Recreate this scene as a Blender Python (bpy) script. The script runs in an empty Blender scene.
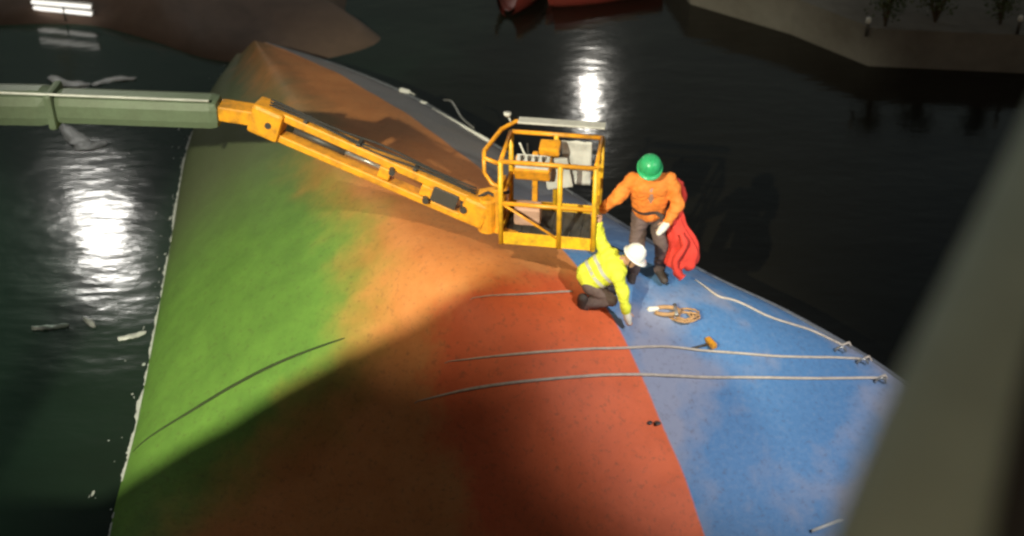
import bpy, bmesh, math, random
from mathutils import Vector, Matrix, noise
from mathutils.bvhtree import BVHTree
R = math.radians
random.seed(7)
scene = bpy.context.scene
col = scene.collection

# ------------------------------------------------------------------ camera
CAM_H, PITCH, FPX, W_PX, H_PX = 11.0, 33.0, 1200.0, 1024, 536
cam_data = bpy.data.cameras.new('camera')
cam = bpy.data.objects.new('camera', cam_data)
col.objects.link(cam)
cam.location = (0, 0, CAM_H)
cam.rotation_euler = (R(90 - PITCH), 0, 0)
cam_data.sensor_width = 36.0
cam_data.lens = 36.0 * FPX / W_PX
cam_data.clip_start = 0.05
cam_data.clip_end = 2000
cam_data.dof.use_dof = True
cam_data.dof.focus_distance = 14.6
cam_data.dof.aperture_fstop = 0.62
scene.camera = cam

# ------------------------------------------------------------------ world: night sky
world = bpy.data.worlds.new('World')
scene.world = world
world.use_nodes = True
wn = world.node_tree
bg = wn.nodes['Background']
sky = wn.nodes.new('ShaderNodeTexSky')
sky.sky_type = 'NISHITA'
sky.sun_disc = False
sky.sun_elevation = R(4)
sky.sun_rotation = R(200)
sky.ozone_density = 0.0
sky.dust_density = 4.0
wn.links.new(sky.outputs[0], bg.inputs[0])
bg.inputs[1].default_value = 0.062

# faint moon from the same side as the sky's light
sun_d = bpy.data.lights.new('moonlight', 'SUN')
sun_d.energy = 0.03
sun_d.angle = R(0.5)
sun_d.color = (0.8, 0.88, 1.0)
sun = bpy.data.objects.new('moonlight', sun_d)
col.objects.link(sun)
sun.rotation_euler = (R(50), 0, R(20))

# ------------------------------------------------------------------ exposure
vs = scene.view_settings
vs.view_transform = 'Standard'
vs.look = 'None'
vs.exposure = 0.0
vs.gamma = 1.0
vs.use_curve_mapping = False
scene.cycles.use_denoising = True
scene.cycles.max_bounces = 6
scene.cycles.filter_width = 2.5

# ------------------------------------------------------------------ helpers
_c, _s = math.cos(R(PITCH)), math.sin(R(PITCH))
FWD, UP, RIGHT = Vector((0, _c, -_s)), Vector((0, _s, _c)), Vector((1, 0, 0))
CAM = Vector((0, 0, CAM_H))

def ray(px, py):
    return (FWD + RIGHT * ((px - W_PX / 2) / FPX) + UP * ((H_PX / 2 - py) / FPX))

def on_z(px, py, z=0.0):
    d = ray(px, py)
    return CAM + d * ((z - CAM_H) / d.z)

def at_depth(px, py, depth):
    return CAM + ray(px, py) * depth

def tag(o, label=None, cat=None, group=None, kind=None):
    if label: o['label'] = label
    if cat: o['category'] = cat
    if group: o['group'] = group
    if kind: o['kind'] = kind
    return o

def empty(name, loc=(0, 0, 0), rz=0.0):
    o = bpy.data.objects.new(name, None)
    o.empty_display_size = 0.2
    o.location = loc
    o.rotation_euler = (0, 0, rz)
    col.objects.link(o)
    return o

def link(name, mesh, mat, parent=None, smooth=False):
    o = bpy.data.objects.new(name, mesh)
    col.objects.link(o)
    if mat is not None and not mesh.materials:
        mesh.materials.append(mat)
    if parent is not None:
        o.parent = parent
    if smooth:
        for p in mesh.polygons:
            p.use_smooth = True
    return o

class MB:
    """collects shapes into one mesh"""
    def __init__(self):
        self.v, self.f = [], []
    def add(self, vs_, fs_):
        n = len(self.v)
        self.v += [tuple(v) for v in vs_]
        self.f += [tuple(i + n for i in f) for f in fs_]
        return self
    def box(self, c, s, m=None, bev=0.0):
        bm = bmesh.new()
        bmesh.ops.create_cube(bm, size=1.0)
        for v in bm.verts:
            v.co = Vector((v.co.x * s[0], v.co.y * s[1], v.co.z * s[2]))
        if bev > 0:
            bmesh.ops.bevel(bm, geom=bm.edges[:], offset=min(bev, min(s) * 0.45), segments=2, affect='EDGES', profile=0.6)
        c = Vector(c)
        for v in bm.verts:
            v.co = (m @ v.co if m else v.co) + c
        bm.verts.index_update()
        self.add([v.co for v in bm.verts], [[v.index for v in f.verts] for f in bm.faces])
        bm.free()
        return self
    def beam(self, a, b, w, h, bev=0.0, upv=(0, 0, 1)):
        a, b = Vector(a), Vector(b)
        d = (b - a)
        L = d.length
        x = d.normalized()
        u = Vector(upv)
        y = u.cross(x).normalized()
        z = x.cross(y)
        m = Matrix((x, y, z)).transposed()
        return self.box((a + b) / 2, (L, w, h), m, bev)
    def tube(self, pts, r, n=10, cap=True):
        pts = [Vector(p) for p in pts]
        rs = r if isinstance(r, (list, tuple)) else [r] * len(pts)
        rings = []
        prev = None
        for i, p in enumerate(pts):
            t = (pts[min(i + 1, len(pts) - 1)] - pts[max(i - 1, 0)]).normalized()
            if prev is None:
                a = Vector((0, 0, 1)) if abs(t.z) < 0.9 else Vector((1, 0, 0))
                u = t.cross(a).normalized()
            else:
                u = (prev - t * prev.dot(t)).normalized()
            prev = u
            w = t.cross(u)
            rings.append([p + (u * math.cos(2 * math.pi * k / n) + w * math.sin(2 * math.pi * k / n)) * rs[i] for k in range(n)])
        V = [q for rg in rings for q in rg]
        F = []
        for i in range(len(rings) - 1):
            for k in range(n):
                k2 = (k + 1) % n
                F.append((i * n + k, i * n + k2, (i + 1) * n + k2, (i + 1) * n + k))
        if cap:
            F.append(tuple(reversed(range(n))))
            F.append(tuple((len(rings) - 1) * n + k for k in range(n)))
        return self.add(V, F)
    def capsule(self, a, b, ra, rb, n=12):
        a, b = Vector(a), Vector(b)
        d = (b - a)
        if d.length < 1e-5:
            d = Vector((0, 0, 1e-4))
        t = d.normalized()
        pts, rs = [], []
        for k in range(1, 5):
            ang = -math.pi / 2 + k * math.pi / 8
            pts.append(a + t * (math.sin(ang) * ra)); rs.append(max(1e-3, math.cos(ang) * ra))
        for k in range(0, 4):
            ang = k * math.pi / 8
            pts.append(b + t * (math.sin(ang) * rb)); rs.append(max(1e-3, math.cos(ang) * rb))
        pts = [a - t * ra * 0.998] + pts + [b + t * rb * 0.998]
        rs = [ra * 0.06] + rs + [rb * 0.06]
        return self.tube(pts, rs, n)
    def lathe(self, prof, c, n=20, m=None):
        c = Vector(c)
        V, F = [], []
        for r_, z in prof:
            for k in range(n):
                a = 2 * math.pi * k / n
                q = Vector((r_ * math.cos(a), r_ * math.sin(a), z))
                V.append((m @ q if m else q) + c)
        for i in range(len(prof) - 1):
            for k in range(n):
                k2 = (k + 1) % n
                F.append((i * n + k, i * n + k2, (i + 1) * n + k2, (i + 1) * n + k))
        F.append(tuple(reversed(range(n))))
        F.append(tuple((len(prof) - 1) * n + k for k in range(n)))
        return self.add(V, F)
    def mesh(self, name='mesh'):
        me = bpy.data.meshes.new(name)
        me.from_pydata(self.v, [], self.f)
        me.update()
        bm = bmesh.new(); bm.from_mesh(me)
        bmesh.ops.recalc_face_normals(bm, faces=bm.faces[:])
        bm.to_mesh(me); bm.free()
        return me
    def build(self, name, mat, parent=None, smooth=False):
        return link(name, self.mesh(name), mat, parent, smooth)

def bake(o, *mods):
    """apply modifiers through the depsgraph"""
    for kind, props in mods:
        m = o.modifiers.new(kind, kind)
        for k, v in props.items():
            setattr(m, k, v)
    bpy.context.view_layer.update()
    dg = bpy.context.evaluated_depsgraph_get()
    me = bpy.data.meshes.new_from_object(o.evaluated_get(dg))
    o.modifiers.clear()
    o.data = me
    for p in me.polygons:
        p.use_smooth = True
    return o

# ------------------------------------------------------------------ materials
def new_mat(name):
    m = bpy.data.materials.new(name)
    m.use_nodes = True
    nt = m.node_tree
    return m, nt, nt.nodes['Principled BSDF']

def nd(nt, t, **kw):
    n = nt.nodes.new(t)
    for k, v in kw.items():
        setattr(n, k, v)
    return n

def ramp(nt, src, stops):
    r_ = nd(nt, 'ShaderNodeValToRGB')
    el = r_.color_ramp.elements
    while len(el) < len(stops):
        el.new(0.5)
    for e, (p, c) in zip(el, stops):
        e.position = p
        e.color = (*c, 1) if len(c) == 3 else c
    nt.links.new(src, r_.inputs[0])
    return r_.outputs[0]

def mixc(nt, fac, a, b, blend='MIX'):
    m = nd(nt, 'ShaderNodeMix', data_type='RGBA', blend_type=blend)
    for s, v in ((m.inputs[0], fac), (m.inputs[6], a), (m.inputs[7], b)):
        if hasattr(v, 'links') or isinstance(v, bpy.types.NodeSocket):
            nt.links.new(v, s)
        else:
            s.default_value = v if not isinstance(v, tuple) else (*v, 1)
    return m.outputs[2]

def tex(nt, scale, detail=4, rough=0.6, kind='ShaderNodeTexNoise', vec=None):
    n = nd(nt, kind)
    n.inputs['Scale'].default_value = scale
    if 'Detail' in n.inputs: n.inputs['Detail'].default_value = detail
    if 'Roughness' in n.inputs: n.inputs['Roughness'].default_value = rough
    if vec is None:
        vec = nd(nt, 'ShaderNodeTexCoord').outputs['Object']
    nt.links.new(vec, n.inputs['Vector'])
    return n.outputs[0]

def bump(nt, bsdf, h, strength=0.3, dist=0.02):
    b = nd(nt, 'ShaderNodeBump')
    b.inputs['Strength'].default_value = strength
    b.inputs['Distance'].default_value = dist
    nt.links.new(h, b.inputs['Height'])
    nt.links.new(b.outputs[0], bsdf.inputs['Normal'])

def paint(name, c, rough=0.5, dirt=(0.06, 0.045, 0.03), amount=0.35, scale=3.0, bstr=0.15, metal=0.0, bscale=40):
    m, nt, b = new_mat(name)
    n1 = tex(nt, scale, 6, 0.65)
    f = ramp(nt, n1, [(0.42, (0, 0, 0)), (0.72, (amount,) * 3)])
    n2 = tex(nt, scale * 6, 4)
    c2 = mixc(nt, ramp(nt, n2, [(0.35, (0, 0, 0)), (0.75, (0.5,) * 3)]), c, tuple(x * 0.72 for x in c))
    nt.links.new(mixc(nt, f, c2, dirt), b.inputs['Base Color'])
    b.inputs['Roughness'].default_value = rough
    b.inputs['Metallic'].default_value = metal
    bump(nt, b, tex(nt, bscale, 3), bstr, 0.01)
    return m

def emit(name, c, s):
    m, nt, b = new_mat(name)
    b.inputs['Base Color'].default_value = (0.8, 0.8, 0.8, 1)
    b.inputs['Emission Color'].default_value = (*c, 1)
    b.inputs['Emission Strength'].default_value = s
    return m

M = {}
M['boom_grey'] = paint('boom_grey_green', (0.135, 0.175, 0.11), 0.45, amount=0.25)
M['lift_orange'] = paint('lift_orange', (0.88, 0.37, 0.02), 0.42, amount=0.55, scale=7)
M['lift_yellow'] = paint('lift_yellow', (0.92, 0.50, 0.02), 0.42, amount=0.5, scale=8)
M['dark_steel'] = paint('dark_steel', (0.06, 0.055, 0.05), 0.5, amount=0.3)
M['steel'] = paint('worn_steel', (0.42, 0.41, 0.39), 0.35, amount=0.3, metal=0.6)
M['grey_cover'] = paint('grey_cover', (0.55, 0.54, 0.52), 0.55, amount=0.3)
M['rubber'] = paint('rubber', (0.03, 0.03, 0.03), 0.8, amount=0.2)
M['rope'] = paint('pale_rope', (0.62, 0.52, 0.42), 0.85, amount=0.3, scale=12, bstr=0.5, bscale=120)
M['white_rope'] = paint('white_rope', (0.72, 0.70, 0.66), 0.8, amount=0.2, scale=12, bstr=0.4, bscale=120)
M['bulwark'] = paint('bulwark_grey_green', (0.38, 0.47, 0.40), 0.55, amount=0.3, scale=1.2)
M['concrete'] = paint('quay_concrete', (0.20, 0.185, 0.16), 0.9, amount=0.5, scale=0.6, bstr=0.5, bscale=8)
M['mud'] = paint('mud', (0.20, 0.13, 0.095), 0.75, amount=0.5, scale=0.5, bstr=0.6, bscale=5)
M['red_plastic'] = paint('red_plastic', (0.26, 0.04, 0.03), 0.5, amount=0.25)
M['pale_plastic'] = paint('pale_sheet', (0.7, 0.7, 0.66), 0.4, amount=0.25)
M['leaf'] = paint('leaf', (0.07, 0.10, 0.035), 0.7, amount=0.3, scale=4)
M['bark'] = paint('bark', (0.10, 0.07, 0.045), 0.9)
M['orange_cloth'] = paint('orange_cloth', (0.92, 0.25, 0.03), 0.8, amount=0.3, scale=5, bstr=0.5, bscale=14)
M['yellow_cloth'] = paint('yellow_cloth', (0.70, 0.74, 0.05), 0.8, amount=0.2, scale=5, bstr=0.5, bscale=14)
M['red_cloth'] = paint('red_cloth', (0.75, 0.05, 0.03), 0.8, amount=0.15, scale=5, bstr=0.5, bscale=14)
M['trousers'] = paint('dark_trousers', (0.13, 0.085, 0.075), 0.85, amount=0.3, scale=5, bstr=0.5, bscale=14)
M['boots'] = paint('boots', (0.05, 0.035, 0.03), 0.7)
M['skin'] = paint('skin', (0.48, 0.26, 0.17), 0.55, dirt=(0.3, 0.14, 0.09), amount=0.3, scale=10, bstr=0.05)
M['glove'] = paint('pale_glove', (0.75, 0.70, 0.60), 0.8)
M['green_helmet'] = paint('green_helmet', (0.04, 0.42, 0.16), 0.3, amount=0.12)
M['white_helmet'] = paint('white_helmet', (0.82, 0.80, 0.72), 0.3, amount=0.1)
M['reflective'] = paint('reflective_tape', (0.50, 0.50, 0.42), 0.35, amount=0.2)
M['eye'] = paint('eye', (0.02, 0.015, 0.012), 0.2, amount=0)
M['foam'] = paint('foam', (0.75, 0.76, 0.72), 0.9, amount=0.2)
M['tan'] = paint('tan_wood', (0.50, 0.28, 0.12), 0.8, amount=0.3, scale=10)
M['lens'] = emit('lamp_lens', (1.0, 0.97, 0.9), 90)
M['lens_small'] = emit('lamp_lens_small', (1.0, 0.97, 0.9), 25)
M['tube'] = emit('tube_lens', (1.0, 0.96, 0.88), 1.3)

# water
def water_mat():
    m, nt, b = new_mat('harbour_water')
    b.inputs['Base Color'].default_value = (0.034, 0.040, 0.026, 1)
    b.inputs['Roughness'].default_value = 0.12
    b.inputs['IOR'].default_value = 1.33
    co = nd(nt, 'ShaderNodeTexCoord').outputs['Object']
    sx = nd(nt, 'ShaderNodeSeparateXYZ'); nt.links.new(co, sx.inputs[0])
    sw = nd(nt, 'ShaderNodeMath', operation='MULTIPLY_ADD')
    nt.links.new(tex(nt, 0.3, 4, vec=co), sw.inputs[0]); sw.inputs[1].default_value = 6.0; nt.links.new(sx.outputs[0], sw.inputs[2])
    sm = nd(nt, 'ShaderNodeMapRange', interpolation_type='SMOOTHSTEP')
    nt.links.new(sw.outputs[0], sm.inputs[0]); sm.inputs[1].default_value = -7.0; sm.inputs[2].default_value = 4.0
    nt.links.new(mixc(nt, sm.outputs[0], (0.024, 0.052, 0.032), (0.010, 0.0085, 0.006)), b.inputs['Base Color'])
    mp = nd(nt, 'ShaderNodeMapping')
    mp.inputs['Scale'].default_value = (0.8, 1.5, 1)
    nt.links.new(co, mp.inputs[0])
    n1 = tex(nt, 0.42, 3, 0.5, vec=mp.outputs[0])
    n2 = tex(nt, 2.6, 3, 0.5, vec=mp.outputs[0])
    a = nd(nt, 'ShaderNodeMath', operation='MULTIPLY_ADD')
    nt.links.new(n2, a.inputs[0]); a.inputs[1].default_value = 0.22
    nt.links.new(n1, a.inputs[2])
    bump(nt, b, a.outputs[0], 0.26, 0.10)
    return m
M['water'] = water_mat()

# ------------------------------------------------------------------ setting: water, quays, bank
def sheet(name, x0, x1, y0, y1, z, mat, kind='structure'):
    mb = MB().add([(x0, y0, z), (x1, y0, z), (x1, y1, z), (x0, y1, z)], [(0, 1, 2, 3)])
    return tag(mb.build(name, mat), kind=kind)
water = sheet('water', -600, 600, -400, 900, 0.0, M['water'])

# ------------------------------------------------------------------ ship hull, heeled over, as a loft
def catmull(p0, p1, p2, p3, t):
    return 0.5 * ((2 * p1) + (p2 - p0) * t + (2 * p0 - 5 * p1 + 4 * p2 - p3) * t * t + (3 * p1 - p0 - 3 * p2 + p3) * t ** 3)

def spline(P, n):
    out = []
    for i in range(len(P) - 1):
        a, b, c, d = P[max(i - 1, 0)], P[i], P[i + 1], P[min(i + 2, len(P) - 1)]
        for k in range(n):
            out.append(catmull(a, b, c, d, k / n))
    out.append(P[-1].copy())
    return out

STN = [  # waterline (px), keel (px, z), far rail (px, z), fullness
    ((236, 60), (254, 41, 0.95), (266, 44, 0.85), 0.02),
    ((207, 100), (284, 85, 1.75), (345, 69, 1.20), 0.06),
    ((187, 150), (330, 150, 2.35), (430, 107, 1.40), 0.16),
    ((171, 240), (400, 215, 2.70), (560, 187, 1.50), 0.32),
    ((153, 340), (455, 275, 2.75), (690, 266, 1.45), 0.40),
    ((135, 430), (510, 345, 2.30), (795, 317, 1.25), 0.52),
    ((113, 515), (560, 432, 1.55), (892, 375, 1.00), 0.26),
    ((104, 580), (605, 525, 0.85), (985, 450, 0.75), 0.10),
    ((110, 640), (640, 610, 0.05), (1080, 560, 0.25), 0.0),
]
rows = [[] for _ in range(10)]
for si_, (w_, k_, r_, ful) in enumerate(STN):
    lf_ = {5: 0.34, 6: 0.06, 7: -0.06, 8: -0.1}.get(si_, ful)
    Wp, Kp, Rp = on_z(*w_, 0.0), on_z(k_[0], k_[1], k_[2]), on_z(r_[0], r_[1], r_[2])
    inw = (Kp - Wp); inw.z = 0; inw.normalize()
    out = (Rp - Kp); out.z = 0
    out = out.normalized() if out.length > 1e-3 else Vector((1, 0, 0))
    zu = Vector((0, 0, 1))
    rows[0].append(Wp + inw * 0.15 - zu * 1.6)
    rows[1].append(Wp)
    rows[2].append(Wp.lerp(Kp, 0.34) + zu * lf_ * 1.25)
    rows[3].append(Wp.lerp(Kp, 0.70) + zu * lf_ * 0.75)
    rows[4].append(Kp)
    rows[5].append(Kp.lerp(Rp, 0.35) + zu * ful * 0.55)
    rows[6].append(Kp.lerp(Rp, 0.72) + zu * ful * 0.65)
    rows[7].append(Rp)
    rows[8].append(Rp + out * 0.04 - zu * 0.5)
    rows[9].append(Rp - out * 0.3 - zu * 3.0)
for r_ in rows:   # the near end goes under water
    p, q = r_[-1], r_[-2]
    r_.append(p + (p - q) * 0.8 - Vector((0, 0, 1.4)))
NU, NV = 14, 14
lines = [spline(r_, NU) for r_ in rows]
ncol = len(lines[0])
grid = []
for i in range(ncol):
    grid.append(spline([ln[i] for ln in lines], NV))
nrow = len(grid[0])
hv = [p + Vector((0, 0, .028 * noise.noise(p * .9) + .012 * noise.noise(p * 2.3))) if 0.05 < p.z else p for c_ in grid for p in c_]   # dented plating
hf = []
for i in range(ncol - 1):
    for j in range(nrow - 1):
        hf.append((i * nrow + j, (i + 1) * nrow + j, (i + 1) * nrow + j + 1, i * nrow + j + 1))
BVH = BVHTree.FromPolygons(hv, hf)

def on_hull(px, py, lift=0.0):
    d = ray(px, py).normalized()
    hit = BVH.ray_cast(CAM, d)
    if hit[0] is None:
        return None
    n = hit[1] if hit[1].z > 0 else -hit[1]
    return hit[0] + n * lift

def hull_z(x, y):
    hit = BVH.ray_cast(Vector((x, y, 20)), Vector((0, 0, -1)))
    return hit[0].z if hit[0] else 0.0

def plan_line(pxs):
    pts = [on_hull(*p) for p in pxs]
    return [Vector((p.x, p.y)) for p in pts if p is not None]

def signed(pl, p):
    """signed plan distance to a polyline, positive on its right (towards +x)"""
    best, sgn = 1e9, 1
    n = len(pl) - 1
    for i in range(n):
        a, b = pl[i], pl[i + 1]
        d = b - a
        t = (p - a).dot(d) / d.dot(d)
        if i > 0: t = max(t, 0)
        if i < n - 1: t = min(t, 1)
        q = a + d * t
        L = (p - q).length
        if L < best:
            best = L
            sgn = 1 if (d.x * (p.y - a.y) - d.y * (p.x - a.x)) > 0 else -1
    return best * sgn

blue_line = plan_line([(290, 52), (345, 77), (412, 117), (480, 168), (540, 226), (598, 296), (625, 340), (650, 395), (680, 465), (704, 534)])
green_line = plan_line([(262, 52), (300, 115), (335, 180), (352, 240), (385, 325), (352, 392), (275, 460), (195, 532)])

hm = bpy.data.meshes.new('hull_plating')
hm.from_pydata([tuple(p) for p in hv], [], hf)
hm.update()
at_b = hm.attributes.new('blue_side', 'FLOAT', 'POINT')
shade_line = plan_line([(640, 262), (585, 282), (530, 272), (490, 284), (440, 318), (425, 380), (440, 440), (470, 534)])  # edge of the brighter light, carried as a colour change
at_r = hm.attributes.new('shade_side', 'FLOAT', 'POINT')
at_f = hm.attributes.new('fore_end', 'FLOAT', 'POINT')
at_g = hm.attributes.new('green_side', 'FLOAT', 'POINT')
at_b, at_r, at_f, at_g = [hm.attributes[k] for k in ('blue_side', 'shade_side', 'fore_end', 'green_side')]
for i, p in enumerate(hv):
    q = Vector((p.x, p.y))
    at_b.data[i].value = signed(blue_line, q)
    at_r.data[i].value = signed(shade_line, q)
    at_f.data[i].value = p.y
    at_g.data[i].value = -signed(green_line, q)

def hull_mat():
    m, nt, b = new_mat('hull_paint')
    L = nt.links
    ab = nd(nt, 'ShaderNodeAttribute', attribute_name='blue_side').outputs['Fac']
    ag = nd(nt, 'ShaderNodeAttribute', attribute_name='green_side').outputs['Fac']
    big = tex(nt, 0.45, 4, 0.6)
    mid = tex(nt, 2.2, 6, 0.65)
    fine = tex(nt, 14, 6, 0.7)
    # orange antifouling, slightly patchy; redder tone painted in where the light drops off
    orange = mixc(nt, ramp(nt, mid, [(0.38, (0, 0, 0)), (0.68, (1, 1, 1))]), (0.62, 0.235, 0.07), (0.56, 0.19, 0.05))

    ar = nd(nt, 'ShaderNodeAttribute', attribute_name='shade_side').outputs['Fac']
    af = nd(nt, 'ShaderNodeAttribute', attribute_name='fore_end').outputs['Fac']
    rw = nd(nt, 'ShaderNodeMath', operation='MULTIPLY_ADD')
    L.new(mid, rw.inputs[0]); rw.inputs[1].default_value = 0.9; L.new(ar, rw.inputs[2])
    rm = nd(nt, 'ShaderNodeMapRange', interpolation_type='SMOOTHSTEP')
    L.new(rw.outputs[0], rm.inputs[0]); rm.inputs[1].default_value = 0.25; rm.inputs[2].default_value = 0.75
    shade_red = mixc(nt, ramp(nt, mid, [(0.38, (0, 0, 0)), (0.68, (1, 1, 1))]), (0.74, 0.14, 0.045), (0.64, 0.115, 0.035))
    # green part of the bottom, tone varied by noise
    green = mixc(nt, ramp(nt, mid, [(0.35, (0, 0, 0)), (0.7, (1, 1, 1))]), (0.17, 0.335, 0.055), (0.13, 0.26, 0.045))
    orange = mixc(nt, rm.outputs[0], orange, shade_red)
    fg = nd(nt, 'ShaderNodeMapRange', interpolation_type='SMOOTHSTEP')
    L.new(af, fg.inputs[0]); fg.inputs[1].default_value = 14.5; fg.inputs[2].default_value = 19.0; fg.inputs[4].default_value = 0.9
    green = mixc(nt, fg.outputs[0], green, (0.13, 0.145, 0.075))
    wob = nd(nt, 'ShaderNodeMath', operation='MULTIPLY_ADD')
    L.new(big, wob.inputs[0]); wob.inputs[1].default_value = 2.2; L.new(ag, wob.inputs[2])
    wob2 = nd(nt, 'ShaderNodeMath', operation='MULTIPLY_ADD')
    L.new(mid, wob2.inputs[0]); wob2.inputs[1].default_value = 0.7; L.new(wob.outputs[0], wob2.inputs[2])
    mr = nd(nt, 'ShaderNodeMapRange', interpolation_type='SMOOTHSTEP')
    L.new(wob2.outputs[0], mr.inputs[0])
    mr.inputs[1].default_value = 0.75; mr.inputs[2].default_value = 2.25
    low = mixc(nt, mr.outputs[0], orange, green)
    # blue topsides; pale lilac patches painted in for lit areas, fine chalky specks
    blue = mixc(nt, ramp(nt, big, [(0.46, (0, 0, 0)), (0.58, (1, 1, 1))]), (0.085, 0.21, 0.41), (0.26, 0.28, 0.37))
    blue = mixc(nt, ramp(nt, fine, [(0.5, (0, 0, 0)), (0.8, (0.35,) * 3)]), blue, (0.32, 0.33, 0.38))
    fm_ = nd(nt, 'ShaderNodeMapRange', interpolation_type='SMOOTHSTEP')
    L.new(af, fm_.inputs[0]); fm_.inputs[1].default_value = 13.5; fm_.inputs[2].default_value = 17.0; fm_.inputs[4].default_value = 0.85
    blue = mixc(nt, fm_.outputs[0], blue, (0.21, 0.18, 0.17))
    jit = nd(nt, 'ShaderNodeMath', operation='MULTIPLY_ADD')
    L.new(fine, jit.inputs[0]); jit.inputs[1].default_value = 0.03; L.new(ab, jit.inputs[2])
    sb = nd(nt, 'ShaderNodeMapRange')
    L.new(jit.outputs[0], sb.inputs[0])
    sb.inputs[1].default_value = 0.0; sb.inputs[2].default_value = 0.03
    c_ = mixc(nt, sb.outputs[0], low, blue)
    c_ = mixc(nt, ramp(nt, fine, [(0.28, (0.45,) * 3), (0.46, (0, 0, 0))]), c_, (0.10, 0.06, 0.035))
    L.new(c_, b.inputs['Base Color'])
    b.inputs['Roughness'].default_value = 0.62
    b.inputs['Specular IOR Level'].default_value = 0.35
    a = nd(nt, 'ShaderNodeMath', operation='MULTIPLY_ADD')
    L.new(fine, a.inputs[0]); a.inputs[1].default_value = 0.12; L.new(mid, a.inputs[2])
    bump(nt, b, a.outputs[0], 0.35, 0.05)
    return m
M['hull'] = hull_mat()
ship = empty('capsized_ship', (0, 14, 0))
tag(ship, 'capsized ship hull with green, orange and blue colouring lying in dark water', 'ship')
def part_of(o, root):
    o.parent = root
    o.matrix_parent_inverse = Matrix.Translation(root.location).inverted() if root.rotation_euler.z == 0 else root.matrix_basis.inverted()
    return o
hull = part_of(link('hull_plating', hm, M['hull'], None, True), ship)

def hull_path(pxs, lift, n=10):
    P = [on_hull(*p) for p in pxs]
    P = [p for p in P if p is not None]
    S = spline(P, n)
    out = []
    for p in S:
        loc, nor, _, _ = BVH.find_nearest(p)
        nor = nor if nor.z > 0 else -nor
        out.append(loc + nor * lift)
    return out

# bilge strake that shows as a dark ridge on the green bottom
strake = MB().tube(hull_path([(133, 452), (180, 418), (235, 385), (290, 358), (345, 338)], 0.0), [0.006] + [0.010 + 0.016 * math.sin(math.pi * k / 40) for k in range(1, 40)] + [0.004], 8)
part_of(strake.build('bilge_strake', paint('strake_green', (0.035, 0.06, 0.012), 0.8), None, True), ship)
# rail edge
rail = MB().tube([p + Vector((0, 0, 0.0)) for p in lines[7][:NU * 8]], 0.045, 8)
part_of(rail.build('sheer_rail', paint('sheer_rail_grey', (0.13, 0.14, 0.16), 0.6, amount=0.4), None, True), ship)
# small scar in the plating
p = on_hull(653, 423, 0.004)
sc_ = MB()
for dx, dy in ((-0.05, 0.0), (0.05, -0.012)):
    sc_.lathe([(0.03, 0), (0.045, 0.012), (0.028, 0.024)], p + Vector((dx, dy, -0.004)), 10)
part_of(sc_.build('padeye', M['dark_steel'], None, True), ship)
# eye plates at the rail
for (px, py) in ((846, 350), (868, 362), (886, 381)):
    p = on_hull(px - 6, py + 3) or on_z(px, py, 1.0)
    t_ = [p + Vector((0.07 * math.cos(a), 0, 0.02 + 0.08 * math.sin(a))) for a in [math.pi * k / 8 for k in range(9)]]
    part_of(MB().tube(t_, 0.018, 8).build('rail_hook', M['steel'], None, True), ship)

# ------------------------------------------------------------------ floodlights (the place's lamps)
def aim(o, target):
    o.rotation_euler = (Vector(target) - o.location).to_track_quat('-Z', 'Y').to_euler()

def flood_mast(base, head, target, power, size, blend, colr, radius, label, lens_size, lens_mat, grp='floodlight masts around the basin'):
    base, head = Vector(base), Vector(head)
    root = empty('floodlight_mast', base)
    tag(root, label, 'floodlight', grp)
    off = head - base
    h = off.z
    pole = MB().tube([(0, 0, 0), (0, 0, h * 0.5), (0, 0, h + 0.3)], [0.16, 0.13, 0.09], 12)
    pole.lathe([(0.35, 0), (0.35, 0.06), (0.17, 0.09)], (0, 0, 0), 16)
    pole.build('pole', M['steel'], root, True)
    d = (Vector(target) - head).normalized()
    mt = d.to_track_quat('-Z', 'Y').to_matrix()
    w, hh = lens_size
    c0 = Vector((0, 0, h)) + d * 0.28
    fx = MB().box(c0 + mt @ Vector((0, 0, 0.16)), (w + 0.14, hh + 0.14, 0.24), mt, 0.03)
    fx.beam(Vector((0, 0, h)), c0 + mt @ Vector((0, 0, 0.2)), 0.1, 0.1)
    hd = fx.build('lamp_head', M['dark_steel'], root)
    MB().box(c0 + mt @ Vector((0, 0, 0.02)), (w, hh, 0.03), mt).build('lens', lens_mat, hd)
    ld = bpy.data.lights.new('floodlight_beam', 'SPOT')
    ld.energy, ld.spot_size, ld.spot_blend, ld.color = power, R(size), blend, colr
    ld.shadow_soft_size = radius
    lo = bpy.data.objects.new('floodlight_beam', ld)
    col.objects.link(lo)
    lo.parent = root
    lo.location = c0 + d * 0.12
    lo.rotation_euler = d.to_track_quat('-Z', 'Y').to_euler()
    return root

def pool(px, py):
    return tuple(on_hull(px, py))
KEY = Vector((-8.0, -9.0, 17.0))
flood_mast((KEY.x, KEY.y, 8.2), KEY, pool(370, 265), 40000, 27, 0.75, (1.0, 0.98, 0.74), 0.15,
           'main floodlight mast on the near quay shining over the added mound onto the hull', (1.2, 0.8), M['lens_small'])
flood_mast((-19.5, 49.0, 1.2), (-19.5, 49.0, 19.2), (-12.5, 13.0, 0.0), 45000, 18, 0.8, (0.72, 1.0, 0.72), 0.35,
           'broad floodlight mast on the far bank mirrored in the water beside the boom', (1.7, 2.0), M['lens'])
_m = bpy.data.objects['floodlight_mast.001']
_h = MB().box((0, -.22, 16.0), (2.1, .2, .42), None, .03).build('lamp_head', M['dark_steel'], _m)
MB().box((0, -.335, 16.0), (1.9, .03, .26), None).build('lens', M['lens'], _h)
flood_mast((12.5, 1.0, 8.2), (12.5, 1.0, 17.0), pool(752, 352), 16500, 19.5, 0.85, (0.95, 0.96, 1.0), 0.12,
           'floodlight mast on the near quay shining down onto the blue topsides', (0.6, 0.4), M['lens_small'])
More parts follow.
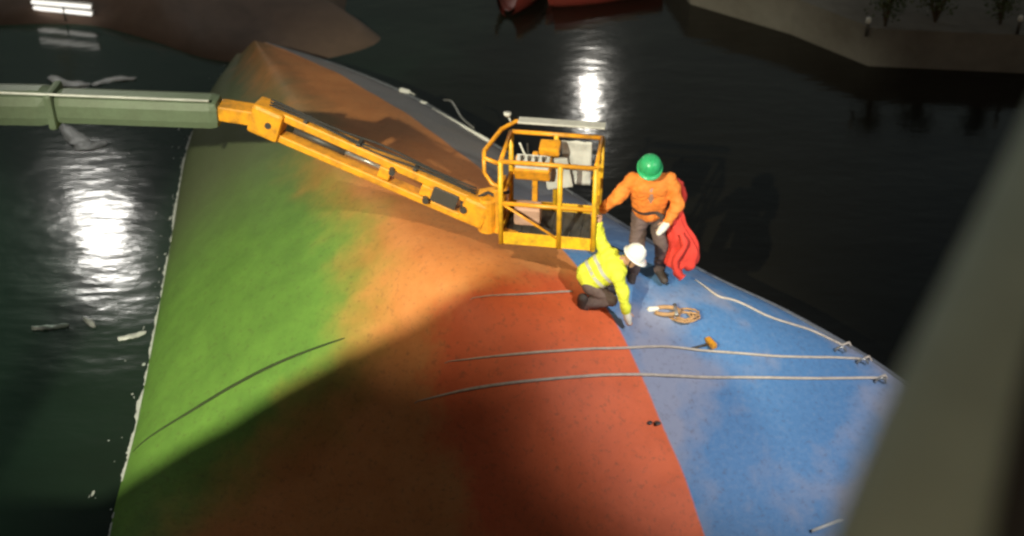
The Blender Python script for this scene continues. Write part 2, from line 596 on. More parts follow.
flood_mast((-7.6, 0.4, 8.2), (-7.6, 0.4, 22.0), tuple(on_z(500, 200, 2.8)), 10000, 16, 0.8, (1.0, 0.86, 0.60), 0.12,
           'warm floodlight mast on the near quay shining onto the orange cage', (0.6, 0.4), M['lens_small'])
flood_mast((3.1, 43.5, 0.9), (3.1, 43.5, 9.2), (1.7, 24.0, 0.0), 900, 50, 0.8, (1.0, 0.95, 0.85), 0.1,
           'small lamp mast on the far quay reflected in the dark water behind the cage', (0.34, 0.2), M['lens_small'])

# ------------------------------------------------------------------ near quay, far bank, far quay
def prism(name, poly, z0, z1, mat, kind='structure', bev=0.05):
    bm = bmesh.new()
    vs_ = [bm.verts.new((x, y, z0)) for x, y in poly]
    f = bm.faces.new(vs_)
    e = bmesh.ops.extrude_face_region(bm, geom=[f])
    for v in e['geom']:
        if isinstance(v, bmesh.types.BMVert):
            v.co.z = z1
    bmesh.ops.recalc_face_normals(bm, faces=bm.faces[:])
    me = bpy.data.meshes.new(name); bm.to_mesh(me); bm.free()
    return tag(link(name, me, mat), kind=kind)
prism('quay_near', [(-40, -30), (40, -30), (40, 1.6), (-40, 1.6)], -4, 8.2, M['concrete'])
prism('quay_left', [(-40, 1.65), (-14.5, 1.65), (-14.5, 26), (-40, 26)], -4, 1.6, M['concrete'])

# unseen mound added on the near quay, shaped to shade the near hull
def shade_mound():
    yc = 0.7
    prof = []
    for px, py in ((105, 515), (180, 465), (250, 420), (330, 372), (400, 338), (450, 308), (510, 274), (560, 280), (620, 310), (690, 345), (735, 385), (775, 450), (800, 530)):
        P = on_hull(px, py) or on_z(px, py, 0.1)
        t = (yc - KEY.y) / (P.y - KEY.y)
        prof.append(KEY.lerp(P, t))
    prof = [Vector((prof[0].x - .25, yc, 8.2))] + prof + [Vector((prof[-1].x + .25, yc, 8.2))]
    S = spline(prof, 4)
    V, F = [], []
    n = 17
    for i, p in enumerate(S):
        for k in range(n):
            q = (k - n // 2) / (n // 2)
            w_ = .72 + .05 * noise.noise((p.x * 2, q * 2, 0))
            h = max(0.0, p.z - 8.2)
            f = 1 - abs(q) ** 2.4
            z = 8.2 + h * f + (.05 * noise.noise((p.x * 3, q * 3, 2)) * f * (1 if abs(q) > .3 else .3))
            V.append((p.x, yc + q * w_, max(8.204, z) if abs(q) < 1 else 8.204))
    for i in range(len(S) - 1):
        for k in range(n - 1):
            F.append((i * n + k, (i + 1) * n + k, (i + 1) * n + k + 1, i * n + k + 1))
    root = empty('shade_caster', (S[len(S) // 2].x, yc, 8.2))
    tag(root, 'unseen rounded dark green mound added on the near quay to shade the hull', 'tarpaulin heap')  # added shade caster, not a real tarpaulin heap
    o = link('shade_mound_shell', MB().add(V, F).mesh(), paint('shade_mound_green', (0.05, 0.09, 0.05), 0.6), None, True)
    part_of(o, root)
    for xx in (.3, .5, .7):
        p = S[int(len(S) * xx)]
        pts = [(p.x, yc + q / 8 * .73, max(8.21, 8.2 + max(0, p.z - 8.2) * (1 - abs(q / 8) ** 2.4)) + .012) for q in range(-8, 9)]
        part_of(MB().tube(pts, .012, 6).build('lashing', M['rope'], None, True), root)
shade_mound()

def bank(name, outline, h, mat):
    """mound of wet mud: outline at water level, rising inwards with lumps"""
    cx = sum(p[0] for p in outline) / len(outline); cy = sum(p[1] for p in outline) / len(outline)
    O = spline([Vector((x, y, 0)) for x, y in outline + [outline[0]]], 10)
    V, F = [], []
    steps = [1.06, 1.0, 0.93, 0.84, 0.72, 0.58, 0.42, 0.25, 0.08]
    for si, s in enumerate(steps):
        for p in O[:-1]:
            x, y = cx + (p.x - cx) * s, cy + (p.y - cy) * s
            z = -0.6 if si == 0 else h * (1 - s) ** 0.7 + 0.35 * (noise.noise((x * .6, y * .6, 3)) + .4 * noise.noise((x * 2, y * 2, 1))) * min(1, (1 - s) * 5)
            V.append((x, y, z))
    n = len(O) - 1
    for i in range(len(steps) - 1):
        for k in range(n):
            k2 = (k + 1) % n
            F.append((i * n + k, i * n + k2, (i + 1) * n + k2, (i + 1) * n + k))
    F.append(tuple((len(steps) - 1) * n + k for k in range(n)))
    return tag(MB().add(V, F).build(name, mat, None, True), kind='structure')
def px_z(pts, z=0.0):
    return [tuple(on_z(x, y, z)[:2]) for x, y in pts]
bank('far_bank', px_z([(-120, 22), (-40, 26), (40, 24), (95, 26), (150, 40), (215, 60), (300, 63), (380, 40), (345, 8)]) + [(-4, 36), (-6, 52), (-24, 54), (-26, 36)], 1.6, M['mud'])
a, b_, c_, d_ = px_z([(690, 4), (790, 34), (868, 66), (1040, 74)])
prism('far_quay', [(3.6, 36), a, b_, c_, d_, (40, 24), (40, 60), (-1, 60)], -3, 0.9, M['concrete'])

# ------------------------------------------------------------------ aerial work platform
D = 15.2
lift = empty('boom_lift', (-17.0, at_depth(0, 103, D).y, 1.6))
tag(lift, 'orange and grey-green telescopic boom lift with cage hanging over the hull', 'boom lift')
def lp(o):
    return part_of(o, lift)
A0 = Vector((-17.0, at_depth(0, 103, D).y, 4.62))
A1 = at_depth(0, 103, D)
A2 = at_depth(222, 111, D)
A3 = at_depth(262, 116, D)
A4 = at_depth(470, 206, D)
A5 = at_depth(494, 214, D)
mb = MB().beam(A0, A1.lerp(A2, 0.25), 0.46, 0.46, 0.15)
lp(mb.build('main_boom', M['boom_grey']))
mb = MB().beam(A1.lerp(A2, 0.25), A2, 0.38, 0.395, 0.12)
mb.beam(A1.lerp(A2, 0.25) + Vector((-.05, 0, 0)), A1.lerp(A2, 0.27), 0.49, 0.49, 0.15)
bt = lp(mb.build('telescopic_section', M['boom_grey']))
mb = MB().tube([A1 + Vector((-4, -0.22, 0.24)), A1 + Vector((0, -0.21, 0.245)), A2 + Vector((-.1, -0.18, 0.225))], 0.018, 8)
ho = lp(mb.build('hose', M['pale_plastic'], None, True))
mb = MB().beam(A2 - Vector((0.02, 0, -.02)), A3, 0.26, 0.2, 0.02)
lp(mb.build('boom_nose', M['lift_orange']))
j = (A4 - A3).normalized()
nrm = j.cross(Vector((0, 1, 0))).normalized()
nrm = nrm if nrm.z > 0 else -nrm
# jib: two side plates top and bottom bars with an open slot between them
A3k = A3 + j * -0.12
lp(MB().box(A3 + j * 0.1, (0.42, 0.34, 0.40), Matrix((j, nrm.cross(j), nrm)).transposed(), 0.05).build('jib_knuckle', M['lift_orange']))
lp(MB().beam(A3 + nrm * 0.145 + j * 0.2, A4 + nrm * 0.125, 0.2, 0.11, 0.02, nrm).build('jib_upper_arm', M['lift_orange']))
lp(MB().beam(A3 - nrm * 0.155 + j * 0.2, A4 - nrm * 0.15, 0.2, 0.10, 0.02, nrm).build('jib_lower_arm', M['lift_orange']))
q1, q2 = A3 + j * 0.45, A3 + j * 1.55
lp(MB().tube([q1, A3 + j * 1.15], 0.05, 12).build('jib_cylinder', M['dark_steel'], None, True))
lp(MB().tube([A3 + j * 1.14, A3 + j * 1.8], 0.028, 12).build('cylinder_rod', M['steel'], None, True))
LJ = (A4 - A3).length
for f_ in (0.60, 0.80):
    lp(MB().box(A3 + j * LJ * f_, (0.16, 0.24, 0.16), Matrix((j, nrm.cross(j), nrm)).transposed(), 0.02).build('jib_web', M['lift_orange']))
for f_, off in ((0.04, 0), (0.62, .09), (0.8, -.09), (0.97, 0.0)):
    c0 = A3 + j * LJ * f_ + nrm * off
    lp(MB().tube([c0 + Vector((0, -0.19, 0)), c0 + Vector((0, 0.19, 0))], 0.042, 14).build('pivot_pin', M['dark_steel']))
for k in range(3):
    P = []
    for i in range(25):
        t = i / 24
        P.append(A3 + j * (LJ * (.02 + .98 * t)) + nrm * (.225 + .012 * k + .035 * math.sin(t * 9 + k * 1.3) * (1 - abs(2 * t - 1))) + Vector((0, -.06 + .05 * k, 0)))
    lp(MB().tube(P, .013, 7).build('hydraulic_hose', M['rubber'], None, True))
for f_ in (.2, .45, .72):
    lp(MB().box(A3 + j * LJ * f_ + nrm * .215, (.05, .2, .04), Matrix((j, nrm.cross(j), nrm)).transposed(), .006).build('hose_clamp', M['dark_steel']))
lp(MB().box(A3 + j * LJ * .88 + Vector((0, -.115, .02)), (.34, .03, .2), Matrix((j, nrm.cross(j), nrm)).transposed(), .008).build('valve_plate', M['dark_steel']))
# wrist between jib and cage
mb = MB().box(A4 + j * 0.08, (0.34, 0.3, 0.36), Matrix((j, nrm.cross(j), nrm)).transposed(), 0.05)
mb.lathe([(0.1, -0.24), (0.13, -0.22), (0.13, 0.22), (0.1, 0.24)], A5 + Vector((-0.08, 0.0, 0)), 16)
lp(mb.build('wrist', M['lift_orange']))
lp(MB().tube([A4 + nrm * .1, A4 + nrm * .28 + j * .15, A5 + Vector((0, -.05, .3)), A5 + Vector((.2, -.05, .35))], 0.022, 8).build('hydraulic_hose', M['rubber'], None, True))
# cage
yaw = R(-9)
cage = empty('cage', on_z(501, 243, 3.02), yaw)
part_of(cage, lift)
CW, CD, CH = 1.16, 0.82, 1.16
mb = MB().box((CW / 2, CD / 2, 0.03), (CW, CD, 0.05), None, 0.01)
for k in range(9):
    mb.box((0.08 + k * 0.125, CD / 2, 0.062), (0.03, CD - 0.1, 0.012))
mb.build('floor', M['dark_steel'], cage)
T = 0.029
for (x0, y0, x1, y1) in ((0, 0, CW, 0), (0, CD, CW, CD)):
    MB().beam((x0 - .02, y0, 0.085), (x1 + .02, y1, 0.085), 0.02, 0.17, 0.004).build('toe_board', M['lift_yellow'], cage)
for x0 in (0, CW):
    MB().beam((x0, 0.02, 0.085), (x0, CD - .02, 0.085), 0.02, 0.165, 0.004).build('toe_board', M['lift_yellow'], cage)
for (x0, y0) in ((0, 0), (CW * .63, 0), (CW, 0), (0, CD), (CW * .5, CD), (CW, CD), (CW, CD * .45)):
    MB().tube([(x0, y0, 0.0), (x0, y0, CH)], T * 1.15, 10).build('post', M['lift_yellow'], cage, True)
for z, nm in ((0.58, 'mid_rail'), (CH, 'top_rail')):
    e = 0.0 if nm == 'mid_rail' else -0.02
    MB().tube([(0, 0, z), (CW, 0, z)], T, 10).build(nm, M['lift_orange'], cage, True)
    MB().tube([(0, CD, z), (CW, CD, z)], T, 10).build(nm, M['lift_orange'], cage, True)
    MB().tube([(CW, 0, z), (CW, CD, z)], T, 10).build(nm, M['lift_orange'], cage, True)
    MB().tube([(0, 0, z), (0, CD, z)], T, 10).build(nm, M['lift_orange'], cage, True)
# guard hoop round the control stand, bulging out beyond the jib end of the cage
MB().tube([(0.0, -0.0, CH - .04), (-0.2, 0.02, CH + .02), (-0.22, 0.12, CH + 0.06), (-0.10, CD * .8, CH + 0.1), (0.05, CD + .05, CH + 0.12), (CW + .02, CD + .05, CH + 0.12)], T, 10).build('guard_hoop', M['lift_orange'], cage, True)
MB().tube([(-0.22, 0.1, CH + .05), (-0.22, 0.1, CH - .22), (-0.12, 0.05, CH - .34), (0, 0, CH - .36)], T * .9, 10).build('guard_hoop', M['lift_orange'], cage, True)
MB().box((CW * .55, CD + .03, CH + .15), (CW * .95, 0.16, 0.03), None, 0.012).build('cover_plate', M['grey_cover'], cage)
# control stand with sloping panel, levers and a document holder
cs = MB().box((0.33, CD * .62, 0.83), (0.46, 0.26, 0.2), Matrix.Rotation(R(24), 3, 'X'), 0.03)
cs.box((0.33, CD * .86, 0.55), (0.07, 0.07, 0.8), None, 0.01)
con = cs.build('control_stand', M['lift_orange'], cage)
MB().box((0.33, CD * .57, 0.935), (0.42, 0.22, 0.015), Matrix.Rotation(R(24), 3, 'X'), 0.005).build('control_panel', M['grey_cover'], con)
for k in range(4):
    MB().tube([(0.19 + k * 0.09, CD * .56, 0.93), (0.19 + k * 0.09, CD * .54, 1.02)], [0.012, 0.02], 8).build('lever', M['dark_steel'], con, True)
MB().box((0.62, CD * .8, 0.70), (0.34, 0.06, 0.42), Matrix.Rotation(R(-12), 3, 'Y'), 0.02).build('document_box', M['grey_cover'], cage)
MB().box((0.30, CD * .35, 0.30), (0.34, 0.22, 0.26), None, 0.04).build('tool_box', paint('pink_grey_box', (0.55, 0.33, 0.24), 0.6), cage)
for k in range(2):
    P = spline([Vector((.12 + .1 * k, CD * .9, 1.05)), Vector((.3, CD * .85, .75 - .1 * k)), Vector((.62, CD * .9, .62 - .06 * k)), Vector((.95, CD * .92, 1.0))], 8)
    MB().tube(P, .014, 8).build('cable', M['rubber'] if k else M['pale_plastic'], cage, True)
V, F = [], []
for i in range(15):
    for k in range(15):
        x, y = i / 14, k / 14
        V.append((.66 + x * .38, CD - .08 + .03 * noise.noise((x * 4, y * 3, 2)) - (.1 * max(0, y - .8)), .52 + y * .62 + .03 * noise.noise((x * 3, 5, y * 2))))
for i in range(14):
    for k in range(14):
        F.append((i * 15 + k, i * 15 + 15 + k, i * 15 + 16 + k, i * 15 + k + 1))
tp = MB().add(V, F).build('folded_cloth', M['grey_cover'], cage, True)
bake(tp, ('SOLIDIFY', {'thickness': .01}))
MB().box((.55, CD * .5, CH + .02), (.26, .2, .12), Matrix.Rotation(R(14), 3, 'X'), .03).build('switch_box', M['lift_orange'], cage)
MB().tube([(.0, 0, .58), (CW * .63, 0, .12)], T * .6, 8).build('brace', M['lift_orange'], cage, True)
# mounting bracket
mb = MB().box((-0.07, CD * .45, 0.36), (0.1, 0.42, 0.62), None, 0.02)
mb.beam((-0.1, CD * .45, 0.5), (-0.42, CD * .40, 0.42), 0.16, 0.16, 0.02)
mb.beam((-0.1, CD * .2, 0.1), (0.3, CD * .2, 0.0), 0.08, 0.08, 0.01)
mb.build('mounting_bracket', M['lift_orange'], cage)
# work lamp (unlit) on the guard hoop
mb = MB().tube([(0.0, CD + .02, CH + .1), (-0.04, CD + .03, CH + .2)], 0.012, 8)
mb.lathe([(0.02, -.03), (0.05, 0), (0.05, .03)], (-0.05, CD + .02, CH + .22), 12)
mb.build('work_lamp', M['grey_cover'], cage, True)
# base machine on the left quay
bx, by = lift.location.x, lift.location.y
mb = MB().box((bx, by, 2.45), (3.6, 2.2, 0.6), None, 0.12)
lp(mb.build('chassis', M['dark_steel']))
for sx in (-1.3, 1.3):
    for sy in (-1.15, 1.15):
        w_ = MB().lathe([(0.2, -.2), (0.5, -.2), (0.55, -.12), (0.55, .12), (0.5, .2), (0.2, .2)], (bx + sx, by + sy, 2.15), 24, Matrix.Rotation(R(90), 3, 'X'))
        lp(w_.build('wheel', M['rubber'], None, True))
lp(MB().lathe([(0.9, 0), (0.9, .12), (0.7, .2)], (bx, by, 2.75), 24).build('turntable', M['dark_steel']))
lp(MB().box((bx - .5, by + .1, 3.35), (2.0, 1.6, 0.85), None, 0.15).build('engine_cover', M['lift_orange']))
lp(MB().box((bx, by, 4.2), (0.5, 0.7, 1.3), None, 0.05).build('boom_pedestal', M['boom_grey']))

# ------------------------------------------------------------------ people
def person(name, loc, rz, sc, J, colours, label, hands, helmet, headdir):
    """J: joint positions; body, jacket, trousers are each grown as one continuous skin"""
    def V(k): return Vector(J[k])
    root_loc = Vector(loc)
    body = MB()
    nk, hd = V('neck'), V('head')
    f = Vector(headdir[0]).normalized(); u = Vector(headdir[1]); u = (u - f * u.dot(f)).normalized(); s_ = f.cross(u)
    def H(a, b, c): return hd + s_ * a + f * b + u * c
    body.capsule(nk - u * .02, hd - u * .06, .055, .055)
    body.capsule(H(0, -.015, .03), H(0, .0, .045), .098, .092)
    body.capsule(H(0, .03, -.02), H(0, .045, -.075), .075, .048)
    body.capsule(H(0, .092, .015), H(0, .112, -.018), .013, .017, 8)
    body.capsule(H(-.028, .076, -.055), H(.028, .076, -.055), .014, .014, 8)
    for sg in (-1, 1):
        body.capsule(H(sg * .086, .0, .02), H(sg * .09, -.008, -.025), .018, .014, 8)
    pel, wst, ch = V('pelvis'), V('waist'), V('chest')
    body.capsule(pel, wst, .13, .125); body.capsule(wst, ch, .125, .14); body.capsule(ch, nk, .12, .06)
    jk = MB(); tr = MB()
    sh = [V('sh0'), V('sh1')]
    acr = (sh[1] - sh[0]).normalized()
    jk.capsule(wst - acr * .05 - (ch - wst).normalized() * .10, ch - acr * .09, .15, .15)
    jk.capsule(wst + acr * .05 - (ch - wst).normalized() * .10, ch + acr * .09, .15, .15)
    jk.capsule(wst, pel.lerp(wst, .15), .14, .155)
    jk.capsule(ch - acr * .08, ch + acr * .08, .15, .15)
    jk.capsule(sh[0].lerp(ch, .25), sh[1].lerp(ch, .25), .10, .10)
    jk.capsule(ch.lerp(nk, .4), nk, .11, .072)
    tr.capsule(wst, pel, .135, .15)
    hand_objs = []
    for i in (0, 1):
        s, e, w = sh[i], V('el%d' % i), V('wr%d' % i)
        body.capsule(s, e, .05, .042); body.capsule(e, w, .042, .03)
        jk.capsule(s.lerp(ch, .2), s, .10, .085); jk.capsule(s, e, .092, .076); jk.capsule(e, e.lerp(w, .94), .076, .056)
        kn, an, to = V('kn%d' % i), V('an%d' % i), V('toe%d' % i)
        hp = V('hip%d' % i)
        body.capsule(pel, hp, .11, .09); body.capsule(hp, kn, .085, .055); body.capsule(kn, an, .055, .04); body.capsule(an, to, .045, .035)
        tr.capsule(pel, hp, .14, .115); tr.capsule(hp, kn, .112, .085); tr.capsule(kn, an, .085, .068)
        # hand: palm, four fingers and a thumb
        hdir, pdir, grip = hands[i]
        a = Vector(hdir).normalized(); pn = Vector(pdir); pn = (pn - a * pn.dot(a)).normalized(); sd = a.cross(pn)
        body.capsule(w, w + a * .04, .028, .026, 8)
        for k in range(4):
            b0 = w + a * .085 + sd * (-.03 + k * .02)
            body.capsule(w + a * .02 + sd * (-.02 + k * .0135), b0, .015, .012, 8)
            Ls = (.036, .042, .038, .030)[k]
            p1 = b0 + (a * math.cos(grip * .5) + pn * math.sin(grip * .5)) * Ls
            p2 = p1 + (a * math.cos(grip * 1.3) + pn * math.sin(grip * 1.3)) * Ls * .8
            p3 = p2 + (a * math.cos(grip * 2.0) + pn * math.sin(grip * 2.0)) * Ls * .6
            body.capsule(b0, p1, .0105, .0098, 8); body.capsule(p1, p2, .0098, .009, 8); body.capsule(p2, p3, .009, .0078, 8)
        tb = w + a * .03 + sd * -.03
        t1 = tb + (a * .6 - sd * .7 + pn * .3).normalized() * .04
        t2 = t1 + (a * .8 - sd * .1 + pn * .6).normalized() * .034
        body.capsule(tb, t1, .015, .012, 8); body.capsule(t1, t2, .012, .0095, 8)
    T_ = Matrix.Translation(root_loc) @ Matrix.Rotation(rz, 4, 'Z') @ Matrix.Scale(sc, 4)
    def grow(mb, nm, mat, vox, it):
        o = link(nm, mb.mesh(nm), mat)
        bake(o, ('REMESH', {'mode': 'VOXEL', 'voxel_size': vox}), ('SMOOTH', {'iterations': it, 'factor': 0.5}))
        if not o.data.materials: o.data.materials.append(mat)
        return o
    b = grow(body, name, M['skin'], .0075, 3)
    b.matrix_world = T_
    tag(b, label, 'person', 'salvage workers on the hull')
    def child(o, par=None):
        o.parent = par or b
        return o
    # clothes get folds from low-frequency noise
    for mb_, nm, mat in ((jk, 'jacket', colours['jacket']), (tr, 'trousers', colours['trousers'])):
        o = grow(mb_, nm, mat, .014, 5)
        for v in o.data.vertices:
            n_ = noise.noise(Vector(v.co) * 6 + Vector((3, 1, 5))) * .022 + (abs(noise.noise(Vector((v.co.x * 9, v.co.y * 9, v.co.z * 16)))) - .2) * .022
            v.co += v.normal * n_
        child(o)
        if nm == 'jacket': jacket = o
    for i in (0, 1):
        an, to = V('an%d' % i), V('toe%d' % i)
        bo = MB()
        bo.capsule(an + Vector((0, 0, .1)), an, .068, .066); bo.capsule(an - (to - an) * .15, to, .058, .05)
        child(grow(bo, 'boot', M['boots'], .012, 3))
        if colours.get('glove%d' % i):
            hdir = Vector(hands[i][0]).normalized(); w = V('wr%d' % i)
            g = MB().capsule(w, w + hdir * .09, .048, .05); g.capsule(w + hdir * .09, w + hdir * .15, .046, .036)
            child(grow(g, 'glove', M['glove'], .01, 3))
    if colours.get('tape') or colours.get('belt'):
        up_ = (ch - wst).normalized()
        jb = BVHTree.FromPolygons([v.co.copy() for v in jacket.data.vertices], [tuple(p.vertices) for p in jacket.data.polygons])
        fd = up_.cross(acr)
        for base in ((wst + up_ * .0, wst + up_ * .13) if colours.get('tape') else (wst - up_ * .02,)):
            Vv, Ff = [], []
            NB = 40
            for k in range(NB):
                t = 2 * math.pi * k / NB
                d = acr * math.cos(t) + fd * math.sin(t)
                for o_ in (-.024, .024):
                    c0 = base + up_ * o_
                    h0 = jb.ray_cast(c0 + d * .36, -d)
                    rr = (h0[0] - c0).dot(d) if h0[0] is not None else .17
                    Vv.append(c0 + d * (min(rr, .24) + .013))
            for k in range(NB):
                k2 = (k + 1) % NB
                Ff.append((2 * k, 2 * k2, 2 * k2 + 1, 2 * k + 1))
            child(MB().add(Vv, Ff).build('reflective_band' if colours.get('tape') else 'belt', M['reflective'] if colours.get('tape') else M['boots'], None, True), jacket)
    for sg in (-1, 1):
        child(MB().capsule(H(sg * .033, .083, .022), H(sg * .034, .084, .022), .010, .010, 8).build('eye', M['eye'], None, True))
    # helmet: shell with brim and peak, ridge on the crown, chin strap
    m3 = Matrix((s_, f, u)).transposed()
    sh_ = MB()
    prof = [(.128, -.005), (.130, .01), (.127, .045), (.113, .085), (.085, .115), (.045, .132), (.008, .137)]
    sh_.lathe(prof, H(0, -.005, .05), 24, m3)
    for k in (-1, 0, 1):
        sh_.tube([H(k * .035, -.11, .12), H(k * .035, -.06, .17), H(k * .035, .0, .19 - abs(k) * .006), H(k * .035, .06, .168), H(k * .035, .1, .125)], .010, 8)
    n_ = len(sh_.v)
    he = child(sh_.build('helmet', colours['helmet'], None, True))
    br = MB()
    Vv, Ff = [], []
    for k in range(25):
        t = 2 * math.pi * k / 24
        ext = .018 + .045 * max(0, math.sin(t)) ** 2
        for rr, zz in ((.12, .055), (.128 + ext, .044), (.128 + ext, .038), (.12, .047)):
            Vv.append(H(rr * math.cos(t), rr * math.sin(t) - .005, zz))
    for k in range(24):
        for q in range(4):
            q2 = (q + 1) % 4
            Ff.append((k * 4 + q, k * 4 + q2, (k + 1) * 4 + q2, (k + 1) * 4 + q))
    child(br.add(Vv, Ff).build('brim', colours['helmet'], None, True), he)
    child(MB().tube([H(-.1, 0, .05), H(-.088, .02, -.05), H(-.03, .05, -.125), H(.03, .05, -.125), H(.088, .02, -.05), H(.1, 0, .05)], .006, 6).build('chin_strap', M['rubber'], None, True), he)
    return b

def foot(px, py):
    return on_hull(px, py)

fa = foot(645, 279)
pa = person('person', fa, R(0), 1.10, {
    'pelvis': (0, .02, .93), 'waist': (-.01, -.02, 1.08), 'chest': (-.03, -.10, 1.33), 'neck': (-.05, -.16, 1.50), 'head': (-.07, -.24, 1.63),
    'sh0': (-.235, -.10, 1.42), 'el0': (-.42, -.20, 1.22), 'wr0': (-.58, -.16, 1.05),
    'sh1': (.175, -.10, 1.42), 'el1': (.30, -.16, 1.14), 'wr1': (.17, -.27, .95),
    'hip0': (-.10, .02, .90), 'hip1': (.10, .02, .90), 'kn0': (-.14, -.10, .50), 'kn1': (.16, -.06, .50),
    'an0': (-.15, .02, .09), 'an1': (.17, .05, .09), 'toe0': (-.18, -.14, .045), 'toe1': (.22, -.10, .045)},
    {'jacket': M['orange_cloth'], 'trousers': M['trousers'], 'helmet': M['green_helmet'], 'belt': True, 'glove1': True},
    'worker in orange jacket and green helmet standing on the hull, hand on the cage',
    [((-1, .05, -.3), (0, .3, -1), .9), ((-.5, -.35, -.5), (-.4, .6, -.5), .7)], 'green', ((-.15, -.9, -.45), (0, -.4, .9)))
fb = foot(601, 300)
pb = person('person', fb, R(0), 1.04, {
    'pelvis': (-.13, .0, .30), 'waist': (-.07, -.03, .42), 'chest': (.10, -.08, .56), 'neck': (.22, -.12, .66), 'head': (.33, -.16, .72),
    'sh0': (.02, .10, .66), 'el0': (-.06, .16, .86), 'wr0': (-.06, .12, 1.02),
    'sh1': (.15, -.28, .54), 'el1': (.23, -.34, .30), 'wr1': (.28, -.36, .08),
    'hip0': (-.14, .12, .28), 'hip1': (-.14, -.12, .28), 'kn0': (.20, .16, .36), 'kn1': (.10, -.20, .14),
    'an0': (.02, .14, .08), 'an1': (-.24, -.20, .06), 'toe0': (.2, .15, .045), 'toe1': (-.2, -.20, .0)},
    {'jacket': M['yellow_cloth'], 'trousers': M['trousers'], 'helmet': M['white_helmet'], 'tape': True, 'glove1': True},
    'crouching worker in yellow jacket and white helmet reaching down to the hull',
    [((0, .05, 1), (0, -1, 0), .9), ((.2, -.25, -.9), (.5, -.8, 0), .3)], 'white', ((.75, -.35, -.55), (.5, -.1, .85)))

# red bag slung from the standing worker's shoulder: a slack cloth sack with pleats, flap and wide strap
def bag():
    L, S = fa, 1.06
    nu, nv = 40, 26
    V, F = [], []
    c0 = L + Vector((.42, -.08, .60)) * S
    for i in range(nv + 1):
        t = i / nv                      # 0 bottom .. 1 gathered neck
        z = -.40 + .86 * t
        w0 = .22 * (1 - .62 * t ** 1.4) * min(1, (t + .03) * 9) ** .5
        for k in range(nu):
            a = 2 * math.pi * k / nu
            pl = 1 + .13 * math.sin(a * 7 + t * 2.2) * (.2 + t) + .22 * noise.noise((math.cos(a) * 1.6, math.sin(a) * 1.6, z * 5 + 2))
            sag = .05 * noise.noise((math.cos(a) * 2, math.sin(a) * 2, 7)) * (1 - t)
            V.append(c0 + Vector((w0 * pl * 1.05 * math.cos(a) + .05 * math.sin(t * 5) - .10 * t, w0 * pl * .62 * math.sin(a), z + sag)))
    for i in range(nv):
        for k in range(nu):
            k2 = (k + 1) % nu
            F.append((i * nu + k, i * nu + k2, (i + 1) * nu + k2, (i + 1) * nu + k))
    F.append(tuple(reversed(range(nu)))); F.append(tuple(nv * nu + k for k in range(nu)))
    root = empty('cloth_bundle', c0 - Vector((0, 0, .40)))
    tag(root, 'creased red cloth bundle hanging at the side of the orange jacketed worker', 'cloth')
    part_of(MB().add(V, F).build('folds', M['red_cloth'], None, True), root)
    def band(P, w_, th):
        Vb, Fb = [], []
        for i, p in enumerate(P):
            d = (P[min(i + 1, len(P) - 1)] - P[max(i - 1, 0)]).normalized()
            s = d.cross(Vector((0, -1, .3))).normalized()
            n = s.cross(d)
            ww = w_ * (1 + .35 * noise.noise((i * .35, 4, 1)))
            Vb += [p - s * ww, p + n * th, p + s * ww, p - n * th]
        for i in range(len(P) - 1):
            for k in range(4):
                k2 = (k + 1) % 4
                Fb.append((i * 4 + k, i * 4 + k2, i * 4 + 4 + k2, i * 4 + 4 + k))
        return MB().add(Vb, Fb)
    neck = c0 + Vector((-.14, 0, .42))
    st = spline([neck + Vector((.0, 0, -.06)), L + Vector((.385, .0, 1.14)) * S, L + Vector((.345, .0, 1.32)) * S, L + Vector((.30, .0, 1.38)) * S, L + Vector((.22, .02, 1.40)) * S], 8)
    part_of(band(st, .05, .012).build('strap', M['red_cloth'], None, True), root)
    fl = spline([c0 + Vector((-.05, -.10, .18)), c0 + Vector((.0, -.15, .02)), c0 + Vector((-.10, -.16, -.2)), c0 + Vector((-.06, -.14, -.38)), c0 + Vector((.02, -.1, -.5))], 6)
    part_of(band(fl, .055, .012).build('loose_end', M['red_cloth'], None, True), root)
bag()

# ------------------------------------------------------------------ ropes and small things on the hull
def rope(pxs, r_, label, mat='rope', extra=None, lift=None):
    P = hull_path(pxs, (lift or r_))
    if extra: P += extra(P[-1])
    P[0] = P[0] - Vector((0, 0, .02))
    o = MB().tube(P, [r_ * min(1, .25 + k / 14) for k in range(len(P))], 8).build('rope', M[mat], None, True)
    return tag(o, label, 'rope', 'ropes laid over the hull')
def over(p):
    return [p + Vector((.10, .06, .0)), p + Vector((.17, .1, -.12)), p + Vector((.18, .1, -.45)), p + Vector((.18, .1, -.9))]
rope([(470, 299), (520, 295), (572, 292)], .013, 'short pale rope on the orange paint beside the crouching worker')
rope([(445, 362), (520, 354), (600, 349), (660, 347), (715, 352), (780, 357), (862, 360)], .017, 'pale rope stretched across the hull just below the workers', extra=over)
rope([(415, 402), (470, 389), (540, 380), (640, 375), (720, 378), (800, 379), (878, 379)], .019, 'lowest pale rope stretched across the orange and blue paint', extra=over)
rope([(694, 280), (716, 296), (736, 302), (770, 318), (810, 331), (842, 346)], .016, 'curving pale rope running from the red cloth to the blue rail', extra=over)

